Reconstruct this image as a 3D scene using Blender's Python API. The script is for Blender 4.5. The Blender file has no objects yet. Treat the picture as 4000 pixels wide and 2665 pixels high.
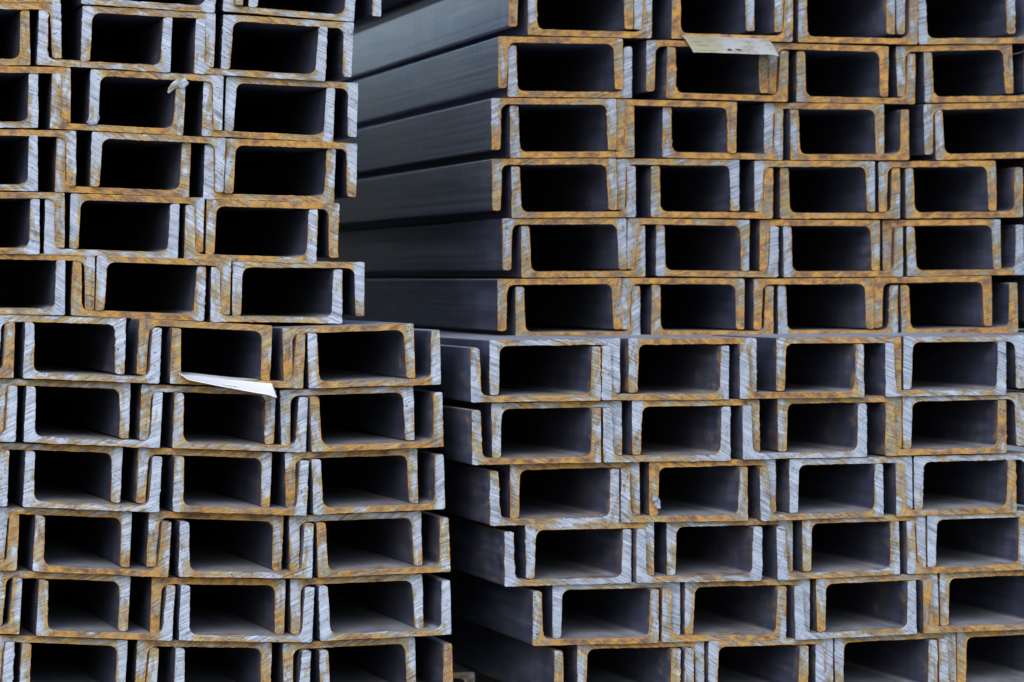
import bpy, math, random
from mathutils import Matrix, Vector, noise

# ------------------------------------------------------------------ camera, sky, sun, exposure
scene = bpy.context.scene
COL = scene.collection

CAM_YAW, CAM_PITCH = math.radians(13.6227), math.radians(0.9731)
cam_data = bpy.data.cameras.new('camera')
cam_data.sensor_width = 36.0
cam_data.lens = 127.95
cam_data.clip_start, cam_data.clip_end = 0.1, 500.0
cam_data.dof.use_dof = True
cam_data.dof.focus_distance = 3.74
cam_data.dof.aperture_fstop = 9.0
cam = bpy.data.objects.new('camera', cam_data)
COL.objects.link(cam)
cam.location = (-0.9057, -3.7373, 0.5653)
cam.rotation_euler = (math.pi / 2 - CAM_PITCH, 0.0, -CAM_YAW)
scene.camera = cam

SUN_EL, SUN_AZ = math.radians(30), math.radians(-28)      # sun behind the camera, a little to its left
world = bpy.data.worlds.new('World')
scene.world = world
world.use_nodes = True
wn = world.node_tree
wn.nodes.clear()
sky = wn.nodes.new('ShaderNodeTexSky')
sky.sky_type = 'NISHITA'
sky.sun_disc = False
sky.sun_elevation = SUN_EL
sky.sun_rotation = math.pi + SUN_AZ * -1
sky.dust_density = 1.0
sky.air_density = 1.0
bg = wn.nodes.new('ShaderNodeBackground')
bg.inputs['Strength'].default_value = 0.15
wo = wn.nodes.new('ShaderNodeOutputWorld')
wn.links.new(sky.outputs[0], bg.inputs['Color'])
wn.links.new(bg.outputs[0], wo.inputs['Surface'])

sun_data = bpy.data.lights.new('sun', 'SUN')
sun_data.energy = 1.0
sun_data.angle = math.radians(35)
sun_data.color = (1.0, 0.98, 0.955)
sun = bpy.data.objects.new('sun', sun_data)
COL.objects.link(sun)
sdir = Vector((math.sin(SUN_AZ) * math.cos(SUN_EL), -math.cos(SUN_AZ) * math.cos(SUN_EL), math.sin(SUN_EL)))
sun.rotation_euler = sdir.to_track_quat('Z', 'Y').to_euler()
sun.location = sdir * 8

vs = scene.view_settings
vs.view_transform, vs.look, vs.gamma, vs.exposure = 'Standard', 'None', 1.0, 0.82
vs.use_curve_mapping = False
scene.cycles.max_bounces = 3
scene.cycles.diffuse_bounces = 3
scene.cycles.use_denoising = True

# ------------------------------------------------------------------ materials
class NT:
    """small helper round a node tree"""
    def __init__(self, name):
        self.m = bpy.data.materials.new(name)
        self.m.use_nodes = True
        self.t = self.m.node_tree
        self.t.nodes.clear()
        self.out = self.n('ShaderNodeOutputMaterial')
        self.b = self.n('ShaderNodeBsdfPrincipled')
        self.l(self.b.outputs[0], self.out.inputs['Surface'])
    def n(self, k, **kw):
        o = self.t.nodes.new(k)
        for a, v in kw.items():
            setattr(o, a, v)
        return o
    def l(self, a, b):
        self.t.links.new(a, b)
    def put(self, sock, v):
        if hasattr(v, 'is_output'):
            self.l(v, sock)
        else:
            sock.default_value = v
    def math(self, op, a, b=0.0, c=0.0, clamp=False):
        o = self.n('ShaderNodeMath', operation=op, use_clamp=clamp)
        for i, v in enumerate((a, b, c)):
            self.put(o.inputs[i], v)
        return o.outputs[0]
    def vmath(self, op, a, b):
        o = self.n('ShaderNodeVectorMath', operation=op)
        self.put(o.inputs[0], a)
        self.put(o.inputs[1], b)
        return o.outputs[0]
    def noise(self, vec, scale, detail=3.0, rough=0.55, col=False, dist=0.0):
        o = self.n('ShaderNodeTexNoise')
        self.put(o.inputs['Vector'], vec)
        self.put(o.inputs['Scale'], scale)
        self.put(o.inputs['Detail'], detail)
        self.put(o.inputs['Roughness'], rough)
        self.put(o.inputs['Distortion'], dist)
        return o.outputs['Color' if col else 'Fac']
    def step(self, v, lo, hi):
        o = self.n('ShaderNodeMapRange', interpolation_type='SMOOTHSTEP')
        self.put(o.inputs['Value'], v)
        self.put(o.inputs['From Min'], lo)
        self.put(o.inputs['From Max'], hi)
        return o.outputs[0]
    def mix(self, f, a, b, mode='MIX'):
        o = self.n('ShaderNodeMix', data_type='RGBA', blend_type=mode)
        self.put(o.inputs['Factor'], f)
        self.put(o.inputs[6], a if hasattr(a, 'is_output') else (*a, 1.0))
        self.put(o.inputs[7], b if hasattr(b, 'is_output') else (*b, 1.0))
        return o.outputs[2]
    def ramp(self, v, stops):
        o = self.n('ShaderNodeValToRGB')
        e = o.color_ramp.elements
        while len(e) < len(stops):
            e.new(0.5)
        for i, (p, c) in enumerate(stops):
            e[i].position = p
            e[i].color = (*c, 1.0)
        self.put(o.inputs[0], v)
        return o.outputs[0]
    def bump(self, h, strength, dist):
        o = self.n('ShaderNodeBump')
        self.put(o.inputs['Strength'], strength)
        self.put(o.inputs['Distance'], dist)
        self.put(o.inputs['Height'], h)
        self.l(o.outputs[0], self.b.inputs['Normal'])


def sawn_material(name, angle, flange_rust, web_rust, grey):
    """sawn end of a channel: bright striated cut under a thin ochre film, rusting from the edges in.
    Object colour holds two numbers per channel: R = its own random, G = 1 where the flanges hang down, B = a random per part"""
    q = NT(name)
    co = q.n('ShaderNodeTexCoord').outputs['Object']
    oc = q.n('ShaderNodeSeparateColor')
    q.l(q.n('ShaderNodeObjectInfo').outputs['Color'], oc.inputs[0])
    rnd, hang, own = oc.outputs[0], oc.outputs[1], oc.outputs[2]
    off = q.n('ShaderNodeCombineXYZ')
    q.put(off.inputs[0], q.math('MULTIPLY', rnd, 3.7))
    q.put(off.inputs[1], q.math('MULTIPLY', rnd, 11.3))
    q.put(off.inputs[2], q.math('MULTIPLY', rnd, 7.9))
    p = q.vmath('ADD', co, off.outputs[0])
    sp = q.n('ShaderNodeSeparateXYZ')
    q.l(co, sp.inputs[0])
    ax = q.math('ABSOLUTE', sp.outputs[0])
    onfl = q.step(ax, 0.052, 0.066)                      # 0 on the web, 1 on the flanges
    # blade marks
    rot = q.n('ShaderNodeVectorRotate', rotation_type='Y_AXIS')
    q.l(co, rot.inputs['Vector'])
    q.put(rot.inputs['Angle'], q.math('MULTIPLY_ADD', q.math('FRACT', q.math('MULTIPLY', rnd, 17.0)), 0.36, angle - 0.18))
    pr = q.vmath('ADD', rot.outputs[0], off.outputs[0])
    s1 = q.noise(q.vmath('MULTIPLY', pr, (20, 20, 560)), 1.0, 2.0, 0.55)
    s2 = q.noise(q.vmath('MULTIPLY', pr, (26, 26, 1200)), 1.0, 1.0, 0.5)
    s3 = q.noise(q.vmath('MULTIPLY', pr, (55, 55, 130)), 1.0, 2.0, 0.55)
    st = q.math('ADD', q.math('MULTIPLY', s1, 0.6), q.math('MULTIPLY', s2, 0.4))
    tone = q.math('MULTIPLY_ADD', s3, 0.24, q.math('MULTIPLY', st, 0.76))
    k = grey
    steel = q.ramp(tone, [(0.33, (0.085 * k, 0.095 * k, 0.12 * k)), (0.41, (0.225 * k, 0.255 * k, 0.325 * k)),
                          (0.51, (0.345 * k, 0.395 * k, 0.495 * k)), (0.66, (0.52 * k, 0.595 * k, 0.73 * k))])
    fine = q.noise(p, 300.0, 2.0, 0.6)
    pit = q.step(q.noise(p, 460.0, 1.0, 0.5), 0.66, 0.72)
    steel = q.mix(q.math('MULTIPLY', pit, 0.8), steel, (0.03, 0.03, 0.035))
    # rust: patches drawn out along the metal, stronger on the web, at the rim and where water hangs
    rim = q.n('ShaderNodeAttribute', attribute_name='rim').outputs['Fac']
    pa = q.noise(q.vmath('MULTIPLY', p, (90, 60, 34)), 1.0, 4.0, 0.6, dist=0.5)
    pb = q.noise(q.vmath('MULTIPLY', p, (30, 60, 120)), 1.0, 4.0, 0.6, dist=0.5)
    blot = q.math('ADD', q.math('MULTIPLY', pa, onfl), q.math('MULTIPLY', pb, q.math('SUBTRACT', 1.0, onfl)))
    bias = q.math('MULTIPLY_ADD', onfl, flange_rust - web_rust, web_rust)
    bias = q.math('ADD', bias, q.math('MULTIPLY_ADD', q.math('FRACT', q.math('MULTIPLY', rnd, 29.0)), 0.24, -0.12))
    bias = q.math('ADD', bias, q.math('MULTIPLY', onfl, q.math('MULTIPLY_ADD', own, 0.16, -0.08)))
    tip = q.math('MULTIPLY', hang, q.step(sp.outputs[2], 0.026, 0.056))
    bias = q.math('ADD', bias, q.math('MULTIPLY', tip, 0.13))
    m = q.math('ADD', blot, bias)
    m = q.math('ADD', m, q.math('MULTIPLY_ADD', fine, 0.16, -0.08))
    film = q.step(m, 0.46, 0.60)
    crust = q.step(q.math('ADD', q.math('ADD', m, q.math('MULTIPLY', rim, 0.19)), q.math('MULTIPLY_ADD', s1, -0.20, 0.10)), 0.60, 0.74)
    hue = q.noise(p, 85.0, 3.0, 0.65)
    rc = q.ramp(hue, [(0.30, (0.085, 0.045, 0.034)), (0.41, (0.185, 0.094, 0.046)), (0.50, (0.315, 0.158, 0.037)),
                      (0.60, (0.47, 0.245, 0.034)), (0.70, (0.245, 0.175, 0.155))])
    rc = q.mix(q.math('MULTIPLY', rim, 0.5), rc, (0.43, 0.215, 0.035))
    tint = q.mix(1.0, steel, q.mix(q.step(hue, 0.42, 0.6), (0.70, 0.56, 0.36), (0.82, 0.62, 0.27)), 'MULTIPLY')
    colour = q.mix(film, steel, tint)
    rc = q.mix(q.step(st, 0.36, 0.50), q.mix(0.55, rc, (0.05, 0.03, 0.022)), rc)
    colour = q.mix(q.math('MULTIPLY', crust, 0.9), colour, rc)
    q.l(colour, q.b.inputs['Base Color'])
    q.put(q.b.inputs['Metallic'], q.math('MULTIPLY_ADD', crust, -0.25, 0.25))
    q.put(q.b.inputs['Roughness'], q.math('MULTIPLY_ADD', crust, 0.30, 0.48))
    h = q.math('ADD', st, q.math('MULTIPLY', q.math('MULTIPLY', fine, crust), 0.9))
    q.bump(h, 0.6, 0.0014)
    return q.m


def scale_material(name, rust, k=1.0):
    """dark blue-grey mill scale on the rolled faces, browned near the cut, dusty where it faces up and paled there to paint in floor light"""
    q = NT(name)
    co = q.n('ShaderNodeTexCoord').outputs['Object']
    oc = q.n('ShaderNodeSeparateColor')
    q.l(q.n('ShaderNodeObjectInfo').outputs['Color'], oc.inputs[0])
    rnd = oc.outputs[0]
    off = q.n('ShaderNodeCombineXYZ')
    q.put(off.inputs[0], q.math('MULTIPLY', rnd, 5.1))
    q.put(off.inputs[1], q.math('MULTIPLY', rnd, 9.7))
    q.put(off.inputs[2], q.math('MULTIPLY', rnd, 3.3))
    p = q.vmath('ADD', co, off.outputs[0])
    streak = q.noise(q.vmath('MULTIPLY', p, (110, 5, 110)), 1.0, 2.0, 0.6)
    patch = q.noise(q.vmath('MULTIPLY', p, (26, 9, 26)), 1.0, 3.0, 0.6)
    speck = q.noise(p, 480.0, 1.0, 0.6)
    runs = q.noise(q.vmath('MULTIPLY', p, (8, 75, 6)), 1.0, 3.0, 0.6)
    tone = q.math('ADD', q.math('MULTIPLY', streak, 0.36), q.math('ADD', q.math('MULTIPLY', patch, 0.40), q.math('MULTIPLY', runs, 0.24)))
    base = q.ramp(tone, [(0.33, (0.024 * k, 0.029 * k, 0.053 * k)), (0.5, (0.049 * k, 0.059 * k, 0.104 * k)), (0.68, (0.108 * k, 0.121 * k, 0.188 * k))])
    base = q.mix(q.math('MULTIPLY', q.step(speck, 0.58, 0.70), 0.3), base, (0.12, 0.125, 0.14))
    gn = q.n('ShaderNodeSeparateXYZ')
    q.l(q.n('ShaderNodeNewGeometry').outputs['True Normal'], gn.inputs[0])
    lit_dust = q.math('MULTIPLY', q.step(gn.outputs[2], 0.55, 0.95), q.math('MULTIPLY_ADD', patch, 0.8, 0.42, clamp=True))
    base = q.mix(lit_dust, base, (0.34, 0.36, 0.42))  # dust on up-facing steel, paled to stand in for light on the floors
    sep = q.n('ShaderNodeSeparateXYZ')
    q.l(co, sep.inputs[0])
    y = sep.outputs[1]
    near = q.math('SUBTRACT', 1.0, q.step(y, 0.0, 0.16))
    lip = q.math('SUBTRACT', 1.0, q.step(y, 0.0, 0.020))
    m = q.math('ADD', q.noise(q.vmath('MULTIPLY', p, (70, 38, 70)), 1.0, 5.0, 0.72), rust)
    m = q.math('ADD', m, q.math('MULTIPLY', near, 0.05))
    m = q.math('ADD', m, q.math('MULTIPLY', lip, 0.12))
    m = q.math('ADD', m, q.math('MULTIPLY', q.math('MULTIPLY', lit_dust, near), 0.10))
    m = q.math('ADD', m, q.math('MULTIPLY_ADD', q.math('FRACT', q.math('MULTIPLY', rnd, 13.0)), 0.10, -0.05))
    m = q.math('ADD', m, q.math('MULTIPLY_ADD', speck, 0.34, -0.17))
    mask = q.step(m, 0.57, 0.84)
    rc = q.ramp(patch, [(0.32, (0.08, 0.05, 0.028)), (0.5, (0.18, 0.11, 0.04)), (0.68, (0.32, 0.185, 0.05))])
    q.l(q.mix(q.math('MULTIPLY', mask, 0.85), base, rc), q.b.inputs['Base Color'])
    gloss = q.math('MULTIPLY', q.math('SUBTRACT', 1.0, mask), q.math('SUBTRACT', 1.0, lit_dust))
    q.put(q.b.inputs['Metallic'], q.math('MULTIPLY', gloss, 0.30))
    q.put(q.b.inputs['Roughness'], q.math('ADD', q.math('MULTIPLY_ADD', gloss, -0.34, 0.74), q.math('MULTIPLY', patch, 0.16)))
    q.bump(q.math('ADD', q.math('MULTIPLY', speck, 0.4), streak), 0.18, 0.0008)
    return q.m


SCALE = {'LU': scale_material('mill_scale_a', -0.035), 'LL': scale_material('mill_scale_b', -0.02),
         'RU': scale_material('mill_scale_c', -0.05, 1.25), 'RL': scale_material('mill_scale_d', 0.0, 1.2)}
R = math.radians
# angle of the blade marks: positive climbs to the right
SAWN = {
    'torn': sawn_material('torn_steel', R(40), -0.10, -0.10, 0.85),
    'LU': sawn_material('sawn_end_a', R(-25), -0.05, 0.165, 0.95),
    'LL': sawn_material('sawn_end_b', R(25), -0.02, 0.155, 1.0),
    'RU': sawn_material('sawn_end_c_shaded', R(24), 0.02, 0.25, 0.74),  # cut steel darkened in its colour to stand in for this bundle's shade
    'RL': sawn_material('sawn_end_d', R(-27), -0.035, 0.135, 0.94),
}


def ground_material():
    q = NT('gravelly_concrete')
    co = q.n('ShaderNodeTexCoord').outputs['Object']
    a = q.noise(co, 2.0, 5.0, 0.6)
    b = q.noise(co, 60.0, 4.0, 0.7)
    c = q.math('ADD', q.math('MULTIPLY', a, 0.5), q.math('MULTIPLY', b, 0.5))
    q.l(q.ramp(c, [(0.35, (0.13, 0.12, 0.105)), (0.65, (0.30, 0.285, 0.255))]), q.b.inputs['Base Color'])
    q.put(q.b.inputs['Roughness'], 0.9)
    q.bump(b, 0.5, 0.004)
    return q.m


def timber_material():
    q = NT('grey_timber')
    co = q.n('ShaderNodeTexCoord').outputs['Object']
    g = q.noise(q.vmath('MULTIPLY', co, (4, 90, 90)), 1.0, 4.0, 0.6)
    q.l(q.ramp(g, [(0.35, (0.07, 0.05, 0.035)), (0.65, (0.21, 0.16, 0.11))]), q.b.inputs['Base Color'])
    q.put(q.b.inputs['Roughness'], 0.85)
    q.bump(g, 0.4, 0.002)
    return q.m


def paper_material(name, base, stain, amount, ink):
    q = NT(name)
    uv = q.n('ShaderNodeUVMap').outputs[0]
    d = q.noise(uv, 5.0, 5.0, 0.65)
    e = q.noise(uv, 26.0, 4.0, 0.7)
    m = q.step(q.math('MULTIPLY_ADD', e, 0.35, d), 0.78 - amount, 1.0 - amount)
    c = q.mix(m, base, stain)
    if ink:                                   # three faded lines of small print near the left end
        s = q.n('ShaderNodeSeparateXYZ')
        q.l(uv, s.inputs[0])
        u, v = s.outputs[0], s.outputs[1]
        left = q.math('SUBTRACT', 1.0, q.step(u, 0.22, 0.50))
        c = q.mix(q.math('MULTIPLY', left, 0.7), c, (0.34, 0.30, 0.16))
        letters = q.step(q.noise(q.vmath('MULTIPLY', uv, (150, 50, 1)), 1.0, 1.0), 0.44, 0.50)
        for u0, u1, v0, v1 in ((0.075, 0.165, 0.69, 0.73), (0.075, 0.215, 0.80, 0.835), (0.06, 0.29, 0.945, 0.968)):
            box = q.math('MULTIPLY', q.math('MULTIPLY', q.math('GREATER_THAN', u, u0), q.math('LESS_THAN', u, u1)),
                         q.math('MULTIPLY', q.math('GREATER_THAN', v, v0), q.math('LESS_THAN', v, v1)))
            c = q.mix(q.math('MULTIPLY', q.math('MULTIPLY', box, letters), 0.8), c, (0.05, 0.07, 0.05))
    q.l(c, q.b.inputs['Base Color'])
    q.put(q.b.inputs['Roughness'], 0.5)
    q.bump(e, 0.1, 0.0005)
    return q.m


def wire_material():
    q = NT('dull_wire')
    q.put(q.b.inputs['Base Color'], (0.10, 0.10, 0.11, 1))
    q.put(q.b.inputs['Metallic'], 0.6)
    q.put(q.b.inputs['Roughness'], 0.5)
    return q.m

# ------------------------------------------------------------------ helpers
def mesh_object(name, verts, faces, mats, parent=None, smooth=None, slots=None, rim=None):
    me = bpy.data.meshes.new(name)
    me.from_pydata(verts, [], faces)
    for m in mats:
        me.materials.append(m)
    if slots:
        me.polygons.foreach_set('material_index', slots)
    if smooth:
        me.polygons.foreach_set('use_smooth', smooth)
    if rim:
        at = me.attributes.new('rim', 'FLOAT', 'POINT')
        at.data.foreach_set('value', rim)
    me.update()
    o = bpy.data.objects.new(name, me)
    COL.objects.link(o)
    if parent is not None:
        o.parent = parent
    return o


def tag(o, label, cat, group=None, kind=None):
    o['label'] = label
    if cat:
        o['category'] = cat
    if group:
        o['group'] = group
    if kind:
        o['kind'] = kind
    return o


def arc(cx, cz, r, a0, a1, n):
    return [(cx + r * math.cos(math.radians(a0 + (a1 - a0) * i / n)), cz + r * math.sin(math.radians(a0 + (a1 - a0) * i / n)))
            for i in range(n + 1)]


def resample(pts, step, keep=0.0):
    """even points along a polyline; the corners made of short pieces stay"""
    out = [pts[0]]
    for a, b in zip(pts, pts[1:]):
        d = math.hypot(b[0] - a[0], b[1] - a[1])
        n = max(1, int(round(d / step)))
        for i in range(1, n + 1):
            out.append((a[0] + (b[0] - a[0]) * i / n, a[1] + (b[1] - a[1]) * i / n))
    return out


# rolled profile, metres: flange height, web thickness, flange thickness at root and tip
HGT, TWEB, TROOT, TTIP, FIL = 0.0572, 0.0064, 0.0104, 0.0092, 0.0085


def flange_line(w):
    """right-hand flange, counter-clockwise seen from the cut end, open towards the web"""
    x = w / 2
    xb = x - TROOT - FIL
    pts = [(xb, 0.0)]
    pts += arc(x - 0.0016, 0.0016, 0.0016, -90, 0, 4)
    pts += arc(x - 0.0016, HGT - 0.0016, 0.0016, 0, 90, 4)
    pts += arc(x - TTIP + 0.0030, HGT - 0.0030, 0.0030, 90, 180, 5)
    zi = TWEB + FIL
    pts += arc(x - TROOT - FIL, zi, FIL, 0, -90, 7)
    return pts, xb


def build_piece(name, lines, closed_gap, mats, parent, rng, length, burr, teeth):
    """lines: open polylines that together run counter-clockwise round the piece"""
    V, Fc, S, SM, RIM = [], [], [], [], []
    inner = []
    y1 = 0.003
    seed = rng.uniform(0, 500)
    backs = []
    for ln in lines:
        n = len(ln)
        nor = []
        for i in range(n):
            a, b = ln[max(0, i - 1)], ln[min(n - 1, i + 1)]
            d = Vector((b[0] - a[0], b[1] - a[1]))
            d.normalize()
            nor.append((d.y, -d.x))
        acc = 0.0
        front = []
        for i in range(n):
            if i:
                acc += math.hypot(ln[i][0] - ln[i - 1][0], ln[i][1] - ln[i - 1][1])
            fade = min(1.0, i / 4.0, (n - 1 - i) / 4.0)
            low = noise.noise(Vector((acc * 45, seed, 0.0)))
            mid = noise.noise(Vector((acc * 230, seed + 9, 3.0)))
            hi = noise.noise(Vector((acc * 700, seed + 5, 7.0)))
            off = burr * (0.00045 * low + 0.00036 * mid + 0.00016 * hi)
            tx = teeth(ln[i], nor[i]) if teeth else 0.0
            if tx > 0:
                saw = (acc * 430 + 1.5 * low) % 1.0
                off += tx * (0.0013 * abs(saw - 0.35) + 0.0007 * max(0.0, mid))
            front.append((ln[i][0] + nor[i][0] * off * fade, ln[i][1] + nor[i][1] * off * fade))
        b0 = len(V)
        for i in range(n):                        # side rings
            V.append((front[i][0], 0.0, front[i][1])); RIM.append(0.0)
        for i in range(n):
            V.append((ln[i][0], y1, ln[i][1])); RIM.append(0.0)
        for i in range(n):
            V.append((ln[i][0], length, ln[i][1])); RIM.append(0.0)
        backs += list(range(b0 + 2 * n, b0 + 3 * n))
        for k in (0, 1):
            for i in range(n - 1):
                a = b0 + k * n + i
                Fc.append((a, a + n, a + n + 1, a + 1)); S.append(0); SM.append(True)
        c0 = len(V)
        for i in range(n):                        # rim of the cut face
            V.append((front[i][0], 0.0, front[i][1])); RIM.append(1.0)
        for i in range(n):
            q = 0.0015
            V.append((ln[i][0] - nor[i][0] * q, -0.0001 * rng.random(), ln[i][1] - nor[i][1] * q)); RIM.append(0.0)
        for i in range(n - 1):
            Fc.append((c0 + i, c0 + i + 1, c0 + n + i + 1, c0 + n + i)); S.append(1); SM.append(False)
        inner += list(range(c0 + n, c0 + 2 * n))
    Fc.append(tuple(inner)); S.append(1); SM.append(False)
    Fc.append(tuple(reversed(backs))); S.append(0); SM.append(False)
    return mesh_object(name, V, Fc, mats, parent, SM, S, RIM)


LENGTH = 6.0
CHANNELS = {}


def channel(key, kind, x, y, z, roll, w, yaw, bundle, seed):
    rng = random.Random(seed)
    root = bpy.data.objects.new('steel_channel', None)
    root.empty_display_size = 0.05
    COL.objects.link(root)
    root.location = (x, y, z)
    root.rotation_euler = (0.0, (math.pi if kind == 'N' else 0.0) - roll, yaw)
    L = LENGTH + rng.uniform(-0.03, 0.03)
    right, xb = flange_line(w)
    right = resample(right, 0.0011)
    left = [(-a, b) for a, b in reversed(right)]
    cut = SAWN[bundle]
    tint = (rng.random(), 1.0 if kind == 'N' else 0.0, 0.0, 1.0)
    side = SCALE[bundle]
    for ln in (right, left):
        which = rng.choice((-1, 1, 1, 0))
        amp = rng.uniform(0.4, 1.25)
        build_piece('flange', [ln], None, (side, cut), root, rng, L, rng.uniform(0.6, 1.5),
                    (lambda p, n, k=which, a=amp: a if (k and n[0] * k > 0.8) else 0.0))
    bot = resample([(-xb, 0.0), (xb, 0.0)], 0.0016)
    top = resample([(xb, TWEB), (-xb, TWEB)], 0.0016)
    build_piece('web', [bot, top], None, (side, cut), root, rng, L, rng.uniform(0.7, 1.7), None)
    for part in root.children:
        part.color = (tint[0], tint[1], rng.random(), 1.0)
    CHANNELS[key] = root
    return root

# ------------------------------------------------------------------ setting
def box_verts(x0, x1, y0, y1, z0, z1):
    v = [(x, y, z) for z in (z0, z1) for y in (y0, y1) for x in (x0, x1)]
    f = [(0, 2, 3, 1), (4, 5, 7, 6), (0, 1, 5, 4), (2, 6, 7, 3), (0, 4, 6, 2), (1, 3, 7, 5)]
    return v, f


GROUND_Z = 0.052
n = 24
gv = [(-60 + 120 * i / n, -60 + 120 * j / n, 0.0) for j in range(n + 1) for i in range(n + 1)]
gf = [(j * (n + 1) + i, j * (n + 1) + i + 1, (j + 1) * (n + 1) + i + 1, (j + 1) * (n + 1) + i) for j in range(n) for i in range(n)]
g = mesh_object('ground', gv, gf, [ground_material()])
g.location.z = GROUND_Z
g['kind'] = 'structure'
g['label'] = 'grey yard ground under the stacked channels'

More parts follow.
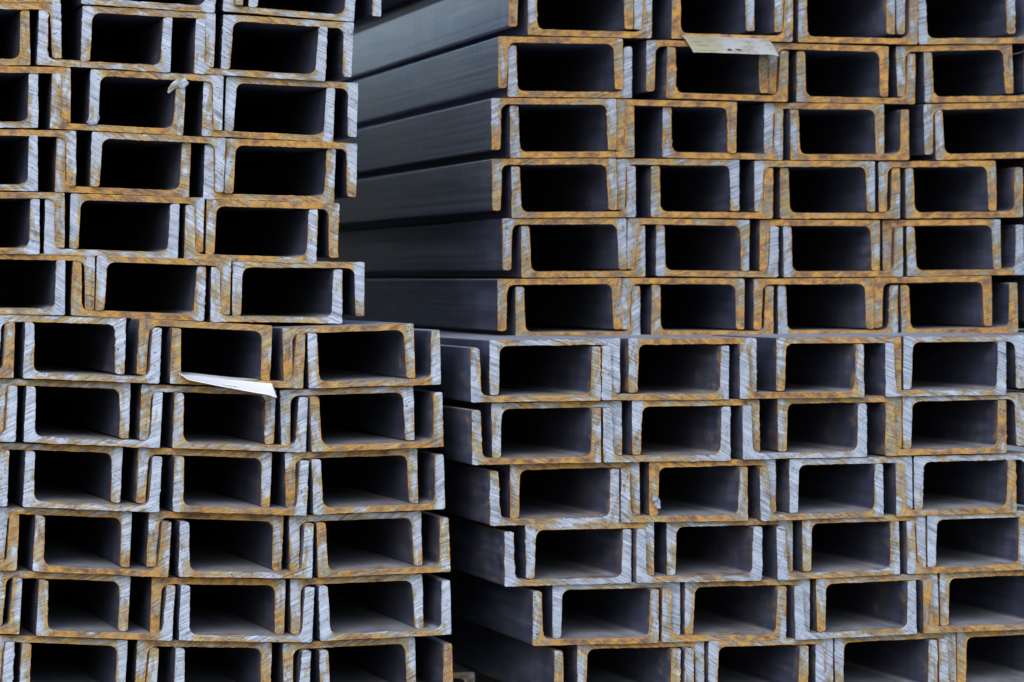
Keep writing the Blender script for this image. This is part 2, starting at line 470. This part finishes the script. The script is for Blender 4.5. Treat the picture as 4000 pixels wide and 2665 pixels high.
# ------------------------------------------------------------------ the stacked channels
# per bundle, row by row from the top: (N = web on top, U = web below, x, y, z of the outer web centre, slope, width)
BUNDLES = {
    'LU': [
        [('U', -0.5392, 0.0486, 0.8511, 0.0146, 0.1375), ('N', -0.4952, 0.0489, 0.9177, 0.0056, 0.1376), ('U', -0.3791, 0.0472, 0.8480, -0.0509, 0.1393), ('N', -0.3462, 0.0466, 0.9134, -0.0530, 0.1403), ('U', -0.2298, 0.0512, 0.8422, -0.0649, 0.1401), ('N', -0.1986, 0.0503, 0.9048, -0.0562, 0.1418)],
        [('U', -0.5703, 0.0501, 0.7860, 0.0155, 0.1375), ('N', -0.5395, 0.0465, 0.8505, 0.0146, 0.1375), ('U', -0.4258, 0.0463, 0.7845, -0.0450, 0.1389), ('N', -0.3773, 0.0495, 0.8468, -0.0381, 0.1391), ('U', -0.2617, 0.0466, 0.7774, -0.0478, 0.1390), ('N', -0.2301, 0.0467, 0.8396, -0.0493, 0.1386)],
        [('U', -0.5620, 0.0526, 0.7216, 0.0098, 0.1375), ('N', -0.5287, 0.0494, 0.7856, -0.0042, 0.1376), ('U', -0.4122, 0.0470, 0.7187, -0.0443, 0.1390), ('N', -0.3693, 0.0478, 0.7811, -0.0355, 0.1394), ('U', -0.2523, 0.0510, 0.7129, -0.0402, 0.1396), ('N', -0.2252, 0.0536, 0.7758, -0.0377, 0.1408)],
        [('U', -0.5628, 0.0492, 0.6570, -0.0008, 0.1375), ('N', -0.5231, 0.0506, 0.7203, -0.0099, 0.1378), ('U', -0.4058, 0.0538, 0.6538, -0.0366, 0.1403), ('N', -0.3677, 0.0464, 0.7161, -0.0396, 0.1394), ('U', -0.2507, 0.0529, 0.6477, -0.0279, 0.1393), ('N', -0.2269, 0.0483, 0.7110, -0.0271, 0.1401)],
        [('U', -0.5620, 0.0469, 0.5917, -0.0062, 0.1375), ('N', -0.5354, 0.0472, 0.6555, -0.0042, 0.1375), ('U', -0.4182, 0.0485, 0.5889, -0.0310, 0.1397), ('N', -0.3894, 0.0525, 0.6526, -0.0271, 0.1398), ('U', -0.2715, 0.0474, 0.5837, -0.0283, 0.1399), ('N', -0.2467, 0.0507, 0.6472, -0.0243, 0.1405)],
        [('U', -0.5354, 0.0490, 0.5290, -0.0134, 0.1376), ('N', -0.5040, 0.0511, 0.5920, -0.0193, 0.1382), ('U', -0.3906, 0.0504, 0.5245, -0.0431, 0.1392), ('N', -0.3625, 0.0465, 0.5877, -0.0329, 0.1408), ('U', -0.2444, 0.0465, 0.5196, -0.0180, 0.1392), ('N', -0.2199, 0.0476, 0.5838, -0.0054, 0.1407)],
    ],
    'LL': [
        [('U', -0.5957, -0.0206, 0.4668, -0.0291, 0.1375), ('N', -0.4790, -0.0066, 0.5271, -0.0299, 0.1381), ('U', -0.4477, -0.0215, 0.4613, -0.0462, 0.1396), ('N', -0.3267, -0.0073, 0.5209, -0.0546, 0.1390), ('U', -0.2973, -0.0204, 0.4551, -0.0443, 0.1395), ('N', -0.1780, -0.0096, 0.5170, 0.0295, 0.1399), ('U', -0.1509, -0.0176, 0.4535, 0.0221, 0.1409)],
        [('U', -0.5940, -0.0220, 0.4022, -0.0365, 0.1375), ('N', -0.4744, -0.0064, 0.4613, -0.0412, 0.1381), ('U', -0.4467, -0.0194, 0.3956, -0.0554, 0.1397), ('N', -0.3242, -0.0078, 0.4539, -0.0422, 0.1406), ('U', -0.2941, -0.0170, 0.3885, -0.0433, 0.1397), ('N', -0.1787, -0.0062, 0.4518, 0.0247, 0.1418), ('U', -0.1490, -0.0217, 0.3879, 0.0255, 0.1405)],
        [('U', -0.6028, -0.0231, 0.3373, -0.0439, 0.1375), ('N', -0.4825, -0.0042, 0.3957, -0.0462, 0.1387), ('U', -0.4481, -0.0207, 0.3295, -0.0565, 0.1393), ('N', -0.3274, -0.0059, 0.3887, -0.0489, 0.1396), ('U', -0.2948, -0.0228, 0.3232, -0.0461, 0.1396), ('N', -0.1744, -0.0081, 0.3864, 0.0212, 0.1405), ('U', -0.1477, -0.0237, 0.3230, 0.0270, 0.1404)],
        [('U', -0.5924, -0.0179, 0.2716, -0.0510, 0.1375), ('N', -0.4730, -0.0067, 0.3293, -0.0506, 0.1380), ('U', -0.4385, -0.0194, 0.2630, -0.0640, 0.1394), ('N', -0.3158, -0.0050, 0.3228, -0.0507, 0.1403), ('U', -0.2885, -0.0215, 0.2568, -0.0303, 0.1392), ('N', -0.1697, -0.0064, 0.3204, 0.0203, 0.1408), ('U', -0.1418, -0.0192, 0.2569, 0.0236, 0.1405)],
        [('U', -0.5901, -0.0204, 0.2072, -0.0554, 0.1375), ('N', -0.4746, -0.0074, 0.2642, -0.0612, 0.1380), ('U', -0.4344, -0.0173, 0.1971, -0.0615, 0.1404), ('N', -0.3134, -0.0044, 0.2552, -0.0336, 0.1403), ('U', -0.2881, -0.0202, 0.1906, -0.0396, 0.1398), ('N', -0.1687, -0.0067, 0.2547, 0.0208, 0.1409), ('U', -0.1407, -0.0235, 0.1914, 0.0236, 0.1398)],
        [('U', -0.5984, -0.0188, 0.1426, -0.0595, 0.1375), ('N', -0.4774, -0.0064, 0.1980, -0.0654, 0.1381), ('U', -0.4517, -0.0161, 0.1326, -0.0654, 0.1409), ('N', -0.3283, -0.0054, 0.1908, -0.0428, 0.1404), ('U', -0.2932, -0.0217, 0.1255, -0.0435, 0.1411), ('N', -0.1771, -0.0089, 0.1884, 0.0205, 0.1409), ('U', -0.1385, -0.0187, 0.1243, 0.0241, 0.1416)],
    ],
    'RU': [
        [('N', 0.1132, 0.1862, 0.9022, -0.0076, 0.1418), ('U', 0.1352, 0.1897, 0.8357, -0.0119, 0.1418), ('N', 0.2557, 0.1869, 0.9019, 0.0019, 0.1393), ('U', 0.3001, 0.1873, 0.8340, -0.0123, 0.1408), ('N', 0.4214, 0.1865, 0.9014, -0.0016, 0.1418), ('U', 0.4491, 0.1870, 0.8329, -0.0057, 0.1412), ('N', 0.5680, 0.1921, 0.9031, 0.0191, 0.1418), ('U', 0.5929, 0.1880, 0.8347, 0.0224, 0.1392)],
        [('N', 0.1020, 0.1891, 0.8343, -0.0013, 0.1418), ('U', 0.1132, 0.1930, 0.7679, -0.0002, 0.1418), ('N', 0.2719, 0.1896, 0.8327, -0.0037, 0.1407), ('U', 0.2941, 0.1866, 0.7668, -0.0179, 0.1409), ('N', 0.4158, 0.1904, 0.8310, -0.0144, 0.1416), ('U', 0.4490, 0.1926, 0.7655, -0.0063, 0.1400), ('N', 0.5672, 0.1931, 0.8331, 0.0366, 0.1389), ('U', 0.6023, 0.1929, 0.7686, 0.0222, 0.1397)],
        [('N', 0.0940, 0.1882, 0.7662, 0.0049, 0.1418), ('U', 0.1154, 0.1893, 0.7009, 0.0096, 0.1418), ('N', 0.2358, 0.1889, 0.7655, -0.0129, 0.1397), ('U', 0.2909, 0.1931, 0.7010, -0.0114, 0.1403), ('N', 0.4114, 0.1937, 0.7646, 0.0008, 0.1408), ('U', 0.4400, 0.1872, 0.7006, 0.0077, 0.1403), ('N', 0.5988, 0.1874, 0.7668, 0.0291, 0.1403), ('U', 0.6138, 0.1879, 0.7035, 0.0292, 0.1398)],
        [('N', 0.0943, 0.1879, 0.6993, 0.0095, 0.1416), ('U', 0.1171, 0.1899, 0.6340, 0.0107, 0.1418), ('N', 0.2383, 0.1907, 0.6999, -0.0025, 0.1418), ('U', 0.2768, 0.1881, 0.6343, -0.0068, 0.1412), ('N', 0.3978, 0.1860, 0.6990, 0.0042, 0.1415), ('U', 0.4294, 0.1894, 0.6341, 0.0025, 0.1412), ('N', 0.5455, 0.1890, 0.7000, 0.0147, 0.1404), ('U', 0.5793, 0.1905, 0.6357, 0.0132, 0.1408)],
        [('N', 0.1073, 0.1936, 0.6330, 0.0073, 0.1418), ('U', 0.1287, 0.1915, 0.5677, 0.0055, 0.1418), ('N', 0.2504, 0.1901, 0.6328, -0.0133, 0.1418), ('U', 0.2839, 0.1909, 0.5683, -0.0102, 0.1418), ('N', 0.4057, 0.1914, 0.6323, -0.0010, 0.1418), ('U', 0.4321, 0.1864, 0.5680, 0.0064, 0.1415), ('N', 0.5524, 0.1932, 0.6332, 0.0130, 0.1411), ('U', 0.5815, 0.1922, 0.5696, 0.0151, 0.1406)],
        [('N', 0.1015, 0.1930, 0.5660, 0.0089, 0.1418), ('U', 0.1227, 0.1924, 0.5000, 0.0063, 0.1418), ('N', 0.2440, 0.1891, 0.5663, -0.0041, 0.1418), ('U', 0.2779, 0.1892, 0.5009, -0.0099, 0.1418), ('N', 0.3969, 0.1868, 0.5661, 0.0070, 0.1418), ('U', 0.4274, 0.1911, 0.5010, 0.0019, 0.1418), ('N', 0.5394, 0.1865, 0.5682, 0.0129, 0.1407), ('U', 0.5724, 0.1865, 0.5027, 0.0214, 0.1399)],
    ],
    'RL': [
        [('U', 0.0157, -0.0423, 0.4372, 0.0041, 0.1402), ('N', 0.0376, -0.0367, 0.5023, 0.0091, 0.1412), ('U', 0.1572, -0.0413, 0.4378, -0.0039, 0.1398), ('N', 0.1878, -0.0376, 0.5029, -0.0005, 0.1408), ('U', 0.3074, -0.0440, 0.4387, 0.0006, 0.1392), ('N', 0.3510, -0.0368, 0.5034, 0.0029, 0.1409), ('U', 0.4701, -0.0432, 0.4401, 0.0054, 0.1375), ('N', 0.4936, -0.0351, 0.5042, 0.0031, 0.1391)],
        [('U', 0.0163, -0.0438, 0.3723, 0.0083, 0.1396), ('N', 0.0412, -0.0310, 0.4363, 0.0088, 0.1413), ('U', 0.1590, -0.0391, 0.3726, 0.0007, 0.1397), ('N', 0.1916, -0.0368, 0.4375, 0.0046, 0.1408), ('U', 0.3115, -0.0420, 0.3745, 0.0095, 0.1390), ('N', 0.3527, -0.0352, 0.4395, 0.0070, 0.1395), ('U', 0.4713, -0.0411, 0.3767, 0.0101, 0.1381), ('N', 0.4923, -0.0370, 0.4411, 0.0161, 0.1395)],
        [('U', 0.0374, -0.0372, 0.3080, 0.0037, 0.1401), ('N', 0.0609, -0.0301, 0.3724, 0.0113, 0.1416), ('U', 0.1783, -0.0403, 0.3087, -0.0025, 0.1396), ('N', 0.2111, -0.0341, 0.3731, 0.0086, 0.1403), ('U', 0.3306, -0.0433, 0.3094, 0.0168, 0.1380), ('N', 0.3645, -0.0372, 0.3741, 0.0096, 0.1389), ('U', 0.4830, -0.0413, 0.3117, 0.0155, 0.1375), ('N', 0.5056, -0.0359, 0.3757, 0.0123, 0.1393)],
        [('U', 0.0520, -0.0374, 0.2441, 0.0068, 0.1379), ('N', 0.0758, -0.0367, 0.3088, 0.0038, 0.1398), ('U', 0.1934, -0.0438, 0.2451, -0.0030, 0.1386), ('N', 0.2314, -0.0304, 0.3094, 0.0055, 0.1402), ('U', 0.3506, -0.0398, 0.2464, 0.0266, 0.1382), ('N', 0.3795, -0.0368, 0.3115, 0.0140, 0.1396), ('U', 0.4965, -0.0397, 0.2495, 0.0165, 0.1381), ('N', 0.5194, -0.0378, 0.3135, 0.0142, 0.1377)],
        [('U', 0.0813, -0.0398, 0.1808, -0.0036, 0.1375), ('N', 0.1064, -0.0302, 0.2449, 0.0010, 0.1400), ('U', 0.2228, -0.0371, 0.1809, -0.0064, 0.1375), ('N', 0.2504, -0.0324, 0.2450, 0.0014, 0.1395), ('U', 0.3693, -0.0419, 0.1823, 0.0239, 0.1375), ('N', 0.3952, -0.0351, 0.2469, 0.0234, 0.1381), ('U', 0.5140, -0.0427, 0.1853, 0.0133, 0.1381), ('N', 0.5357, -0.0318, 0.2497, 0.0188, 0.1377)],
        [('U', 0.1045, -0.0397, 0.1177, -0.0074, 0.1375), ('N', 0.1331, -0.0318, 0.1818, 0.0008, 0.1396), ('U', 0.2463, -0.0414, 0.1172, -0.0069, 0.1375), ('N', 0.2755, -0.0362, 0.1814, 0.0019, 0.1396), ('U', 0.3943, -0.0375, 0.1184, 0.0137, 0.1381), ('N', 0.4173, -0.0301, 0.1831, 0.0231, 0.1383), ('U', 0.5345, -0.0372, 0.1214, 0.0178, 0.1384), ('N', 0.5561, -0.0316, 0.1854, 0.0150, 0.1381)],
    ],
}
YAW = {'LU': R(-0.9), 'LL': R(1.0), 'RU': R(-1.4), 'RL': R(0.7)}
WHERE = {'LU': 'upper left bundle', 'LL': 'lower left bundle', 'RU': 'upper right bundle', 'RL': 'lower right bundle'}
ORD = ['first', 'second', 'third', 'fourth', 'fifth', 'sixth']
ROWS = ['top', 'second', 'third', 'fourth', 'fifth', 'bottom']

seed = 100
for b, rows in BUNDLES.items():
    for r, row in enumerate(rows):
        count = {'N': 0, 'U': 0}
        for kind, x, y, z, roll, w in row:
            seed += 1
            i = count[kind]
            count[kind] += 1
            o = channel((b, r, kind, i), kind, x, y, z, roll, w, YAW[b], b, seed)
            face = 'web-up' if kind == 'N' else 'web-down'
            tag(o, '%s %s steel channel from left in %s row of %s' % (ORD[i], face, ROWS[r], WHERE[b]),
                'steel channel', 'steel channels in the ' + WHERE[b])

special = {
    ('LL', 0, 'U', 2): 'web-down steel channel with the bright white card on its floor, lower left bundle',
    ('RU', 0, 'U', 1): 'web-down steel channel with the stained grey card hanging out, upper right bundle',
    ('LU', 2, 'U', 1): 'web-down steel channel with a large curled burr on its flange tip',
}
for k, s in special.items():
    CHANNELS[k]['label'] = s

# rows resting above the frame on the right bundle: the lower one stands back, the higher is added to shade it
ZT = 0.9100
for i, (kind, x, z, b) in enumerate((('U', 0.245, ZT, 'RU'), ('N', 0.305, ZT + 0.0642, 'RU'),
                                     ('U', 0.115, ZT + 0.0660, 'RU'), ('N', 0.165, ZT + 0.1302, 'RU'),
                                     ('U', 0.265, ZT + 0.0660, 'RU'), ('N', 0.317, ZT + 0.1302, 'RU'))):
    o = channel(('top', i), kind, x, 0.19, z, 0.0, 0.140, YAW['RU'], b, 900 + i)
    tag(o, ['web-down channel set back in shade on top of the upper right bundle',
            'web-up channel nested over the set-back channel above the upper right bundle',
            'added web-down channel overhanging at the left of the highest right row',
            'added web-up channel overhanging at the left of the highest right row',
            'second added web-down channel of the highest right row above the frame',
            'second added web-up channel of the highest right row above the frame'][i],
        'steel channel', 'steel channels above the upper right bundle')

# the next column of channels begins just past the right edge, set back
EDGE = [
    ('N', 0.7278, 0.205, 0.8379, 'RU', 'web-up channel set back past the right edge, second row, upper right bundle'),
    ('N', 0.7310, 0.205, 0.7048, 'RU', 'web-up channel set back past the right edge, fourth row, upper right bundle'),
    ('U', 0.7460, 0.205, 0.6388, 'RU', 'web-down channel set back past the right edge, fourth row, upper right bundle'),
    ('N', 0.7310, 0.205, 0.6380, 'RU', 'web-up channel set back past the right edge, fifth row, upper right bundle'),
    ('U', 0.7460, 0.205, 0.5720, 'RU', 'web-down channel set back past the right edge, fifth row, upper right bundle'),
    ('N', 0.7310, 0.205, 0.5730, 'RU', 'web-up channel set back past the right edge, bottom row, upper right bundle'),
    ('U', 0.7460, 0.205, 0.5070, 'RU', 'web-down channel set back past the right edge, bottom row, upper right bundle'),
    ('N', 0.6734, 0.060, 0.5037, 'RL', 'web-up channel set back past the right edge, top row, lower right bundle'),
    ('U', 0.6884, 0.060, 0.4395, 'RL', 'web-down channel set back past the right edge, top row, lower right bundle'),
    ('N', 0.6734, 0.060, 0.4406, 'RL', 'web-up channel set back past the right edge, second row, lower right bundle'),
    ('U', 0.6884, 0.060, 0.3764, 'RL', 'web-down channel set back past the right edge, second row, lower right bundle'),
]
for i, (kind, x, y, z, b, label) in enumerate(EDGE):
    o = channel(('edge', i), kind, x, y, z, 0.0, 0.140, YAW[b], b, 950 + i)
    tag(o, label, 'steel channel', 'steel channels past the right edge')

# one channel low down between the stacks, its end set back
o = channel(('low',), 'N', 0.029 - 0.07, 0.30, 0.117, 0.0, 0.140, R(0.8), 'LL', 990)
tag(o, 'rusty web-up channel low in the dark gap between the two stacks', 'steel channel')

# timber under the stacks
tm = timber_material()
for i, y in enumerate((1.4, 4.6)):
    v, f = box_verts(-0.80, 0.90, -0.05, 0.05, 0.0, 0.106 - GROUND_Z)
    t = mesh_object('timber_bearer', v, f, [tm])
    t.location = (0.0, y, GROUND_Z)
    bv = t.modifiers.new('edge', 'BEVEL'); bv.width = 0.004; bv.segments = 2
    tag(t, ['grey timber bearer under the front half of both stacks', 'grey timber bearer under the rear half of both stacks'][i],
        'timber bearer', 'timber bearers under the stacks')

# ------------------------------------------------------------------ burrs left by the saw
def burr(key, pts, rad, seed):
    """a torn lip of steel hanging from the cut: a bent tapering strip, points in world x, y, z"""
    root = CHANNELS[key]
    bpy.context.view_layer.update()
    inv = root.matrix_world.inverted()
    rng = random.Random(seed)
    V, Fc = [], []
    k = 7
    n = len(pts)
    for i, p in enumerate(pts):
        a, c = Vector(pts[max(0, i - 1)]), Vector(pts[min(n - 1, i + 1)])
        d = (c - a).normalized()
        side = d.cross(Vector((0, 1, 0))).normalized()
        for j in range(k):
            t = 2 * math.pi * j / k
            r = rad[i] * rng.uniform(0.8, 1.2)
            q = Vector(p) + side * math.cos(t) * r + Vector((0, 1, 0)) * math.sin(t) * 0.0012
            V.append(tuple(inv @ q))
    for i in range(n - 1):
        for j in range(k):
            Fc.append((i * k + j, i * k + (j + 1) % k, (i + 1) * k + (j + 1) % k, (i + 1) * k + j))
    Fc.append(tuple(range(k))); Fc.append(tuple(range((n - 1) * k, n * k)))
    o = mesh_object('burr', V, Fc, [SAWN['torn']], root)
    o.color = (rng.random(), 1.0, 0.0, 1.0)
    return o

burr(('LU', 2, 'U', 1), [(-0.3389, 0.0440, 0.7728), (-0.3435, 0.0440, 0.7700), (-0.3490, 0.0440, 0.7699), (-0.3535, 0.0440, 0.7672), (-0.3567, 0.0440, 0.7635), (-0.3586, 0.0440, 0.7598)], [0.0045, 0.005, 0.0042, 0.0034, 0.003, 0.0012], 1)
burr(('LU', 2, 'N', 1), [(-0.4428, 0.0440, 0.7308), (-0.4392, 0.0440, 0.7286), (-0.4351, 0.0440, 0.7295), (-0.4328, 0.0440, 0.7336), (-0.4324, 0.0440, 0.7386)], [0.0028, 0.004, 0.0036, 0.0024, 0.0008], 2)
burr(('RL', 2, 'N', 1), [(0.1437, -0.0420, 0.3383), (0.1452, -0.0420, 0.3337), (0.1480, -0.0420, 0.3300), (0.1504, -0.0420, 0.3272)], [0.0014, 0.003, 0.0034, 0.0012], 3)
burr(('RL', 2, 'N', 1), [(0.1447, -0.0420, 0.3273), (0.1485, -0.0420, 0.3258), (0.1509, -0.0420, 0.3235)], [0.0022, 0.003, 0.001], 4)
burr(('LU', 1, 'N', 2), [(-0.1660, 0.0440, 0.8301), (-0.1646, 0.0440, 0.8269), (-0.1637, 0.0440, 0.8233)], [0.0025, 0.003, 0.0012], 5)
burr(('RL', 0, 'N', 0), [(0.0990, -0.0400, 0.4668), (0.0971, -0.0400, 0.4659), (0.0966, -0.0400, 0.4641)], [0.001, 0.001, 0.0006], 6)
# ------------------------------------------------------------------ the two cards and the wire
def card(name, corner_far_l, corner_far_r, corner_near_l, corner_near_r, inside, sag, curl, lift, bow, slot, mat):
    """thin card lying on a channel floor and drooping out of its mouth"""
    nu, nv = 64, 40
    fl, fr, nl, nr = map(Vector, (corner_far_l, corner_far_r, corner_near_l, corner_near_r))
    v_mouth = 0.45
    pos = []
    for j in range(nv + 1):
        v = j / nv
        for i in range(nu + 1):
            u = i / nu
            m = fl.lerp(fr, u)
            e = nl.lerp(nr, u)
            if v <= v_mouth:
                p = m + Vector((0, 1, 0)) * inside * (1 - v / v_mouth)
                p.z += 0.0006 + 0.0022 * (1 - v / v_mouth)
            else:
                t = (v - v_mouth) / (1 - v_mouth)
                p = m.lerp(e, t)
                p.z += 0.0006 + sag * (t - t * t)
                p.z -= bow * (1 - math.exp(-u / 0.08)) * (1 - u) * t
                p.z -= curl * max(0.0, (u - 0.86) / 0.14) ** 2 * (0.35 + 0.65 * t)
            p.z += lift * max(0.0, 1 - u / 0.09) ** 2 * v
            p.z += 0.0006 * noise.noise(Vector((u * 4, v * 3, 1.7)))
            pos.append(p)
    idx = lambda i, j: j * (nu + 1) + i
    faces = []
    for j in range(nv):
        for i in range(nu):
            u, v = (i + 0.5) / nu, (j + 0.5) / nv
            du, dv = (u - slot[0]) / slot[2], (v - slot[1]) / slot[3]
            if abs(du) < 1 and abs(dv) < 1 and not (slot[4] and abs(du - dv * 0.35) < 0.25):
                continue
            faces.append((idx(i, j), idx(i + 1, j), idx(i + 1, j + 1), idx(i, j + 1)))
    me = bpy.data.meshes.new(name)
    me.from_pydata([tuple(p) for p in pos], [], [tuple(reversed(f)) for f in faces])
    uvl = me.uv_layers.new(name='UVMap')
    for lp in me.loops:
        vi = lp.vertex_index
        uvl.data[lp.index].uv = ((vi % (nu + 1)) / nu, (vi // (nu + 1)) / nv)
    me.materials.append(mat)
    me.polygons.foreach_set('use_smooth', [True] * len(me.polygons))
    o = bpy.data.objects.new(name, me)
    COL.objects.link(o)
    so = o.modifiers.new('thick', 'SOLIDIFY')
    so.thickness = 0.0005
    return o

t = card('paper_card', (0.2411, 0.1880, 0.8386), (0.3433, 0.1880, 0.8362), (0.2431, 0.1480, 0.8172), (0.3433, 0.1480, 0.8157), 0.05, 0.006, 0.002, 0.0, 0.0, (0.50, 0.90, 0.085, 0.028, True), paper_material('stained_card', (0.40, 0.41, 0.40), (0.25, 0.225, 0.15), 0.14, True))
tag(t, 'stained grey printed card drooping from the upper right bundle', 'card')
t = card('paper_card', (-0.3576, -0.0210, 0.4669), (-0.2602, -0.0210, 0.4568), (-0.3591, -0.0520, 0.4654), (-0.2606, -0.0520, 0.4447), 0.05, -0.0020, 0.0012, 0.0025, 0.0022, (0.53, 0.80, 0.07, 0.02, False), paper_material('clean_card', (0.90, 0.90, 0.90), (0.70, 0.66, 0.58), -0.14, False))
tag(t, 'clean bright white card drooping from the lower left bundle', 'card')
def tube(name, pts, r, mat, k=8):
    V, Fc = [], []
    n = len(pts)
    for i, p in enumerate(pts):
        d = (Vector(pts[min(n - 1, i + 1)]) - Vector(pts[max(0, i - 1)])).normalized()
        a = d.orthogonal().normalized()
        b = d.cross(a)
        for j in range(k):
            t = 2 * math.pi * j / k
            V.append(tuple(Vector(p) + a * math.cos(t) * r + b * math.sin(t) * r))
    for i in range(n - 1):
        for j in range(k):
            Fc.append((i * k + j, i * k + (j + 1) % k, (i + 1) * k + (j + 1) % k, (i + 1) * k + j))
    Fc.append(tuple(range(k))); Fc.append(tuple(range((n - 1) * k, n * k)))
    return mesh_object(name, V, Fc, [mat], None, [True] * len(Fc))

w = tube('wire', [(0.6385, 0.2000, 0.8236), (0.6449, 0.2000, 0.8247), (0.6513, 0.2000, 0.8263), (0.6567, 0.2000, 0.8289), (0.6620, 0.2000, 0.8320)], 0.0008, wire_material())
tag(w, 'thin grey wire end poking out at the upper right edge', 'wire')
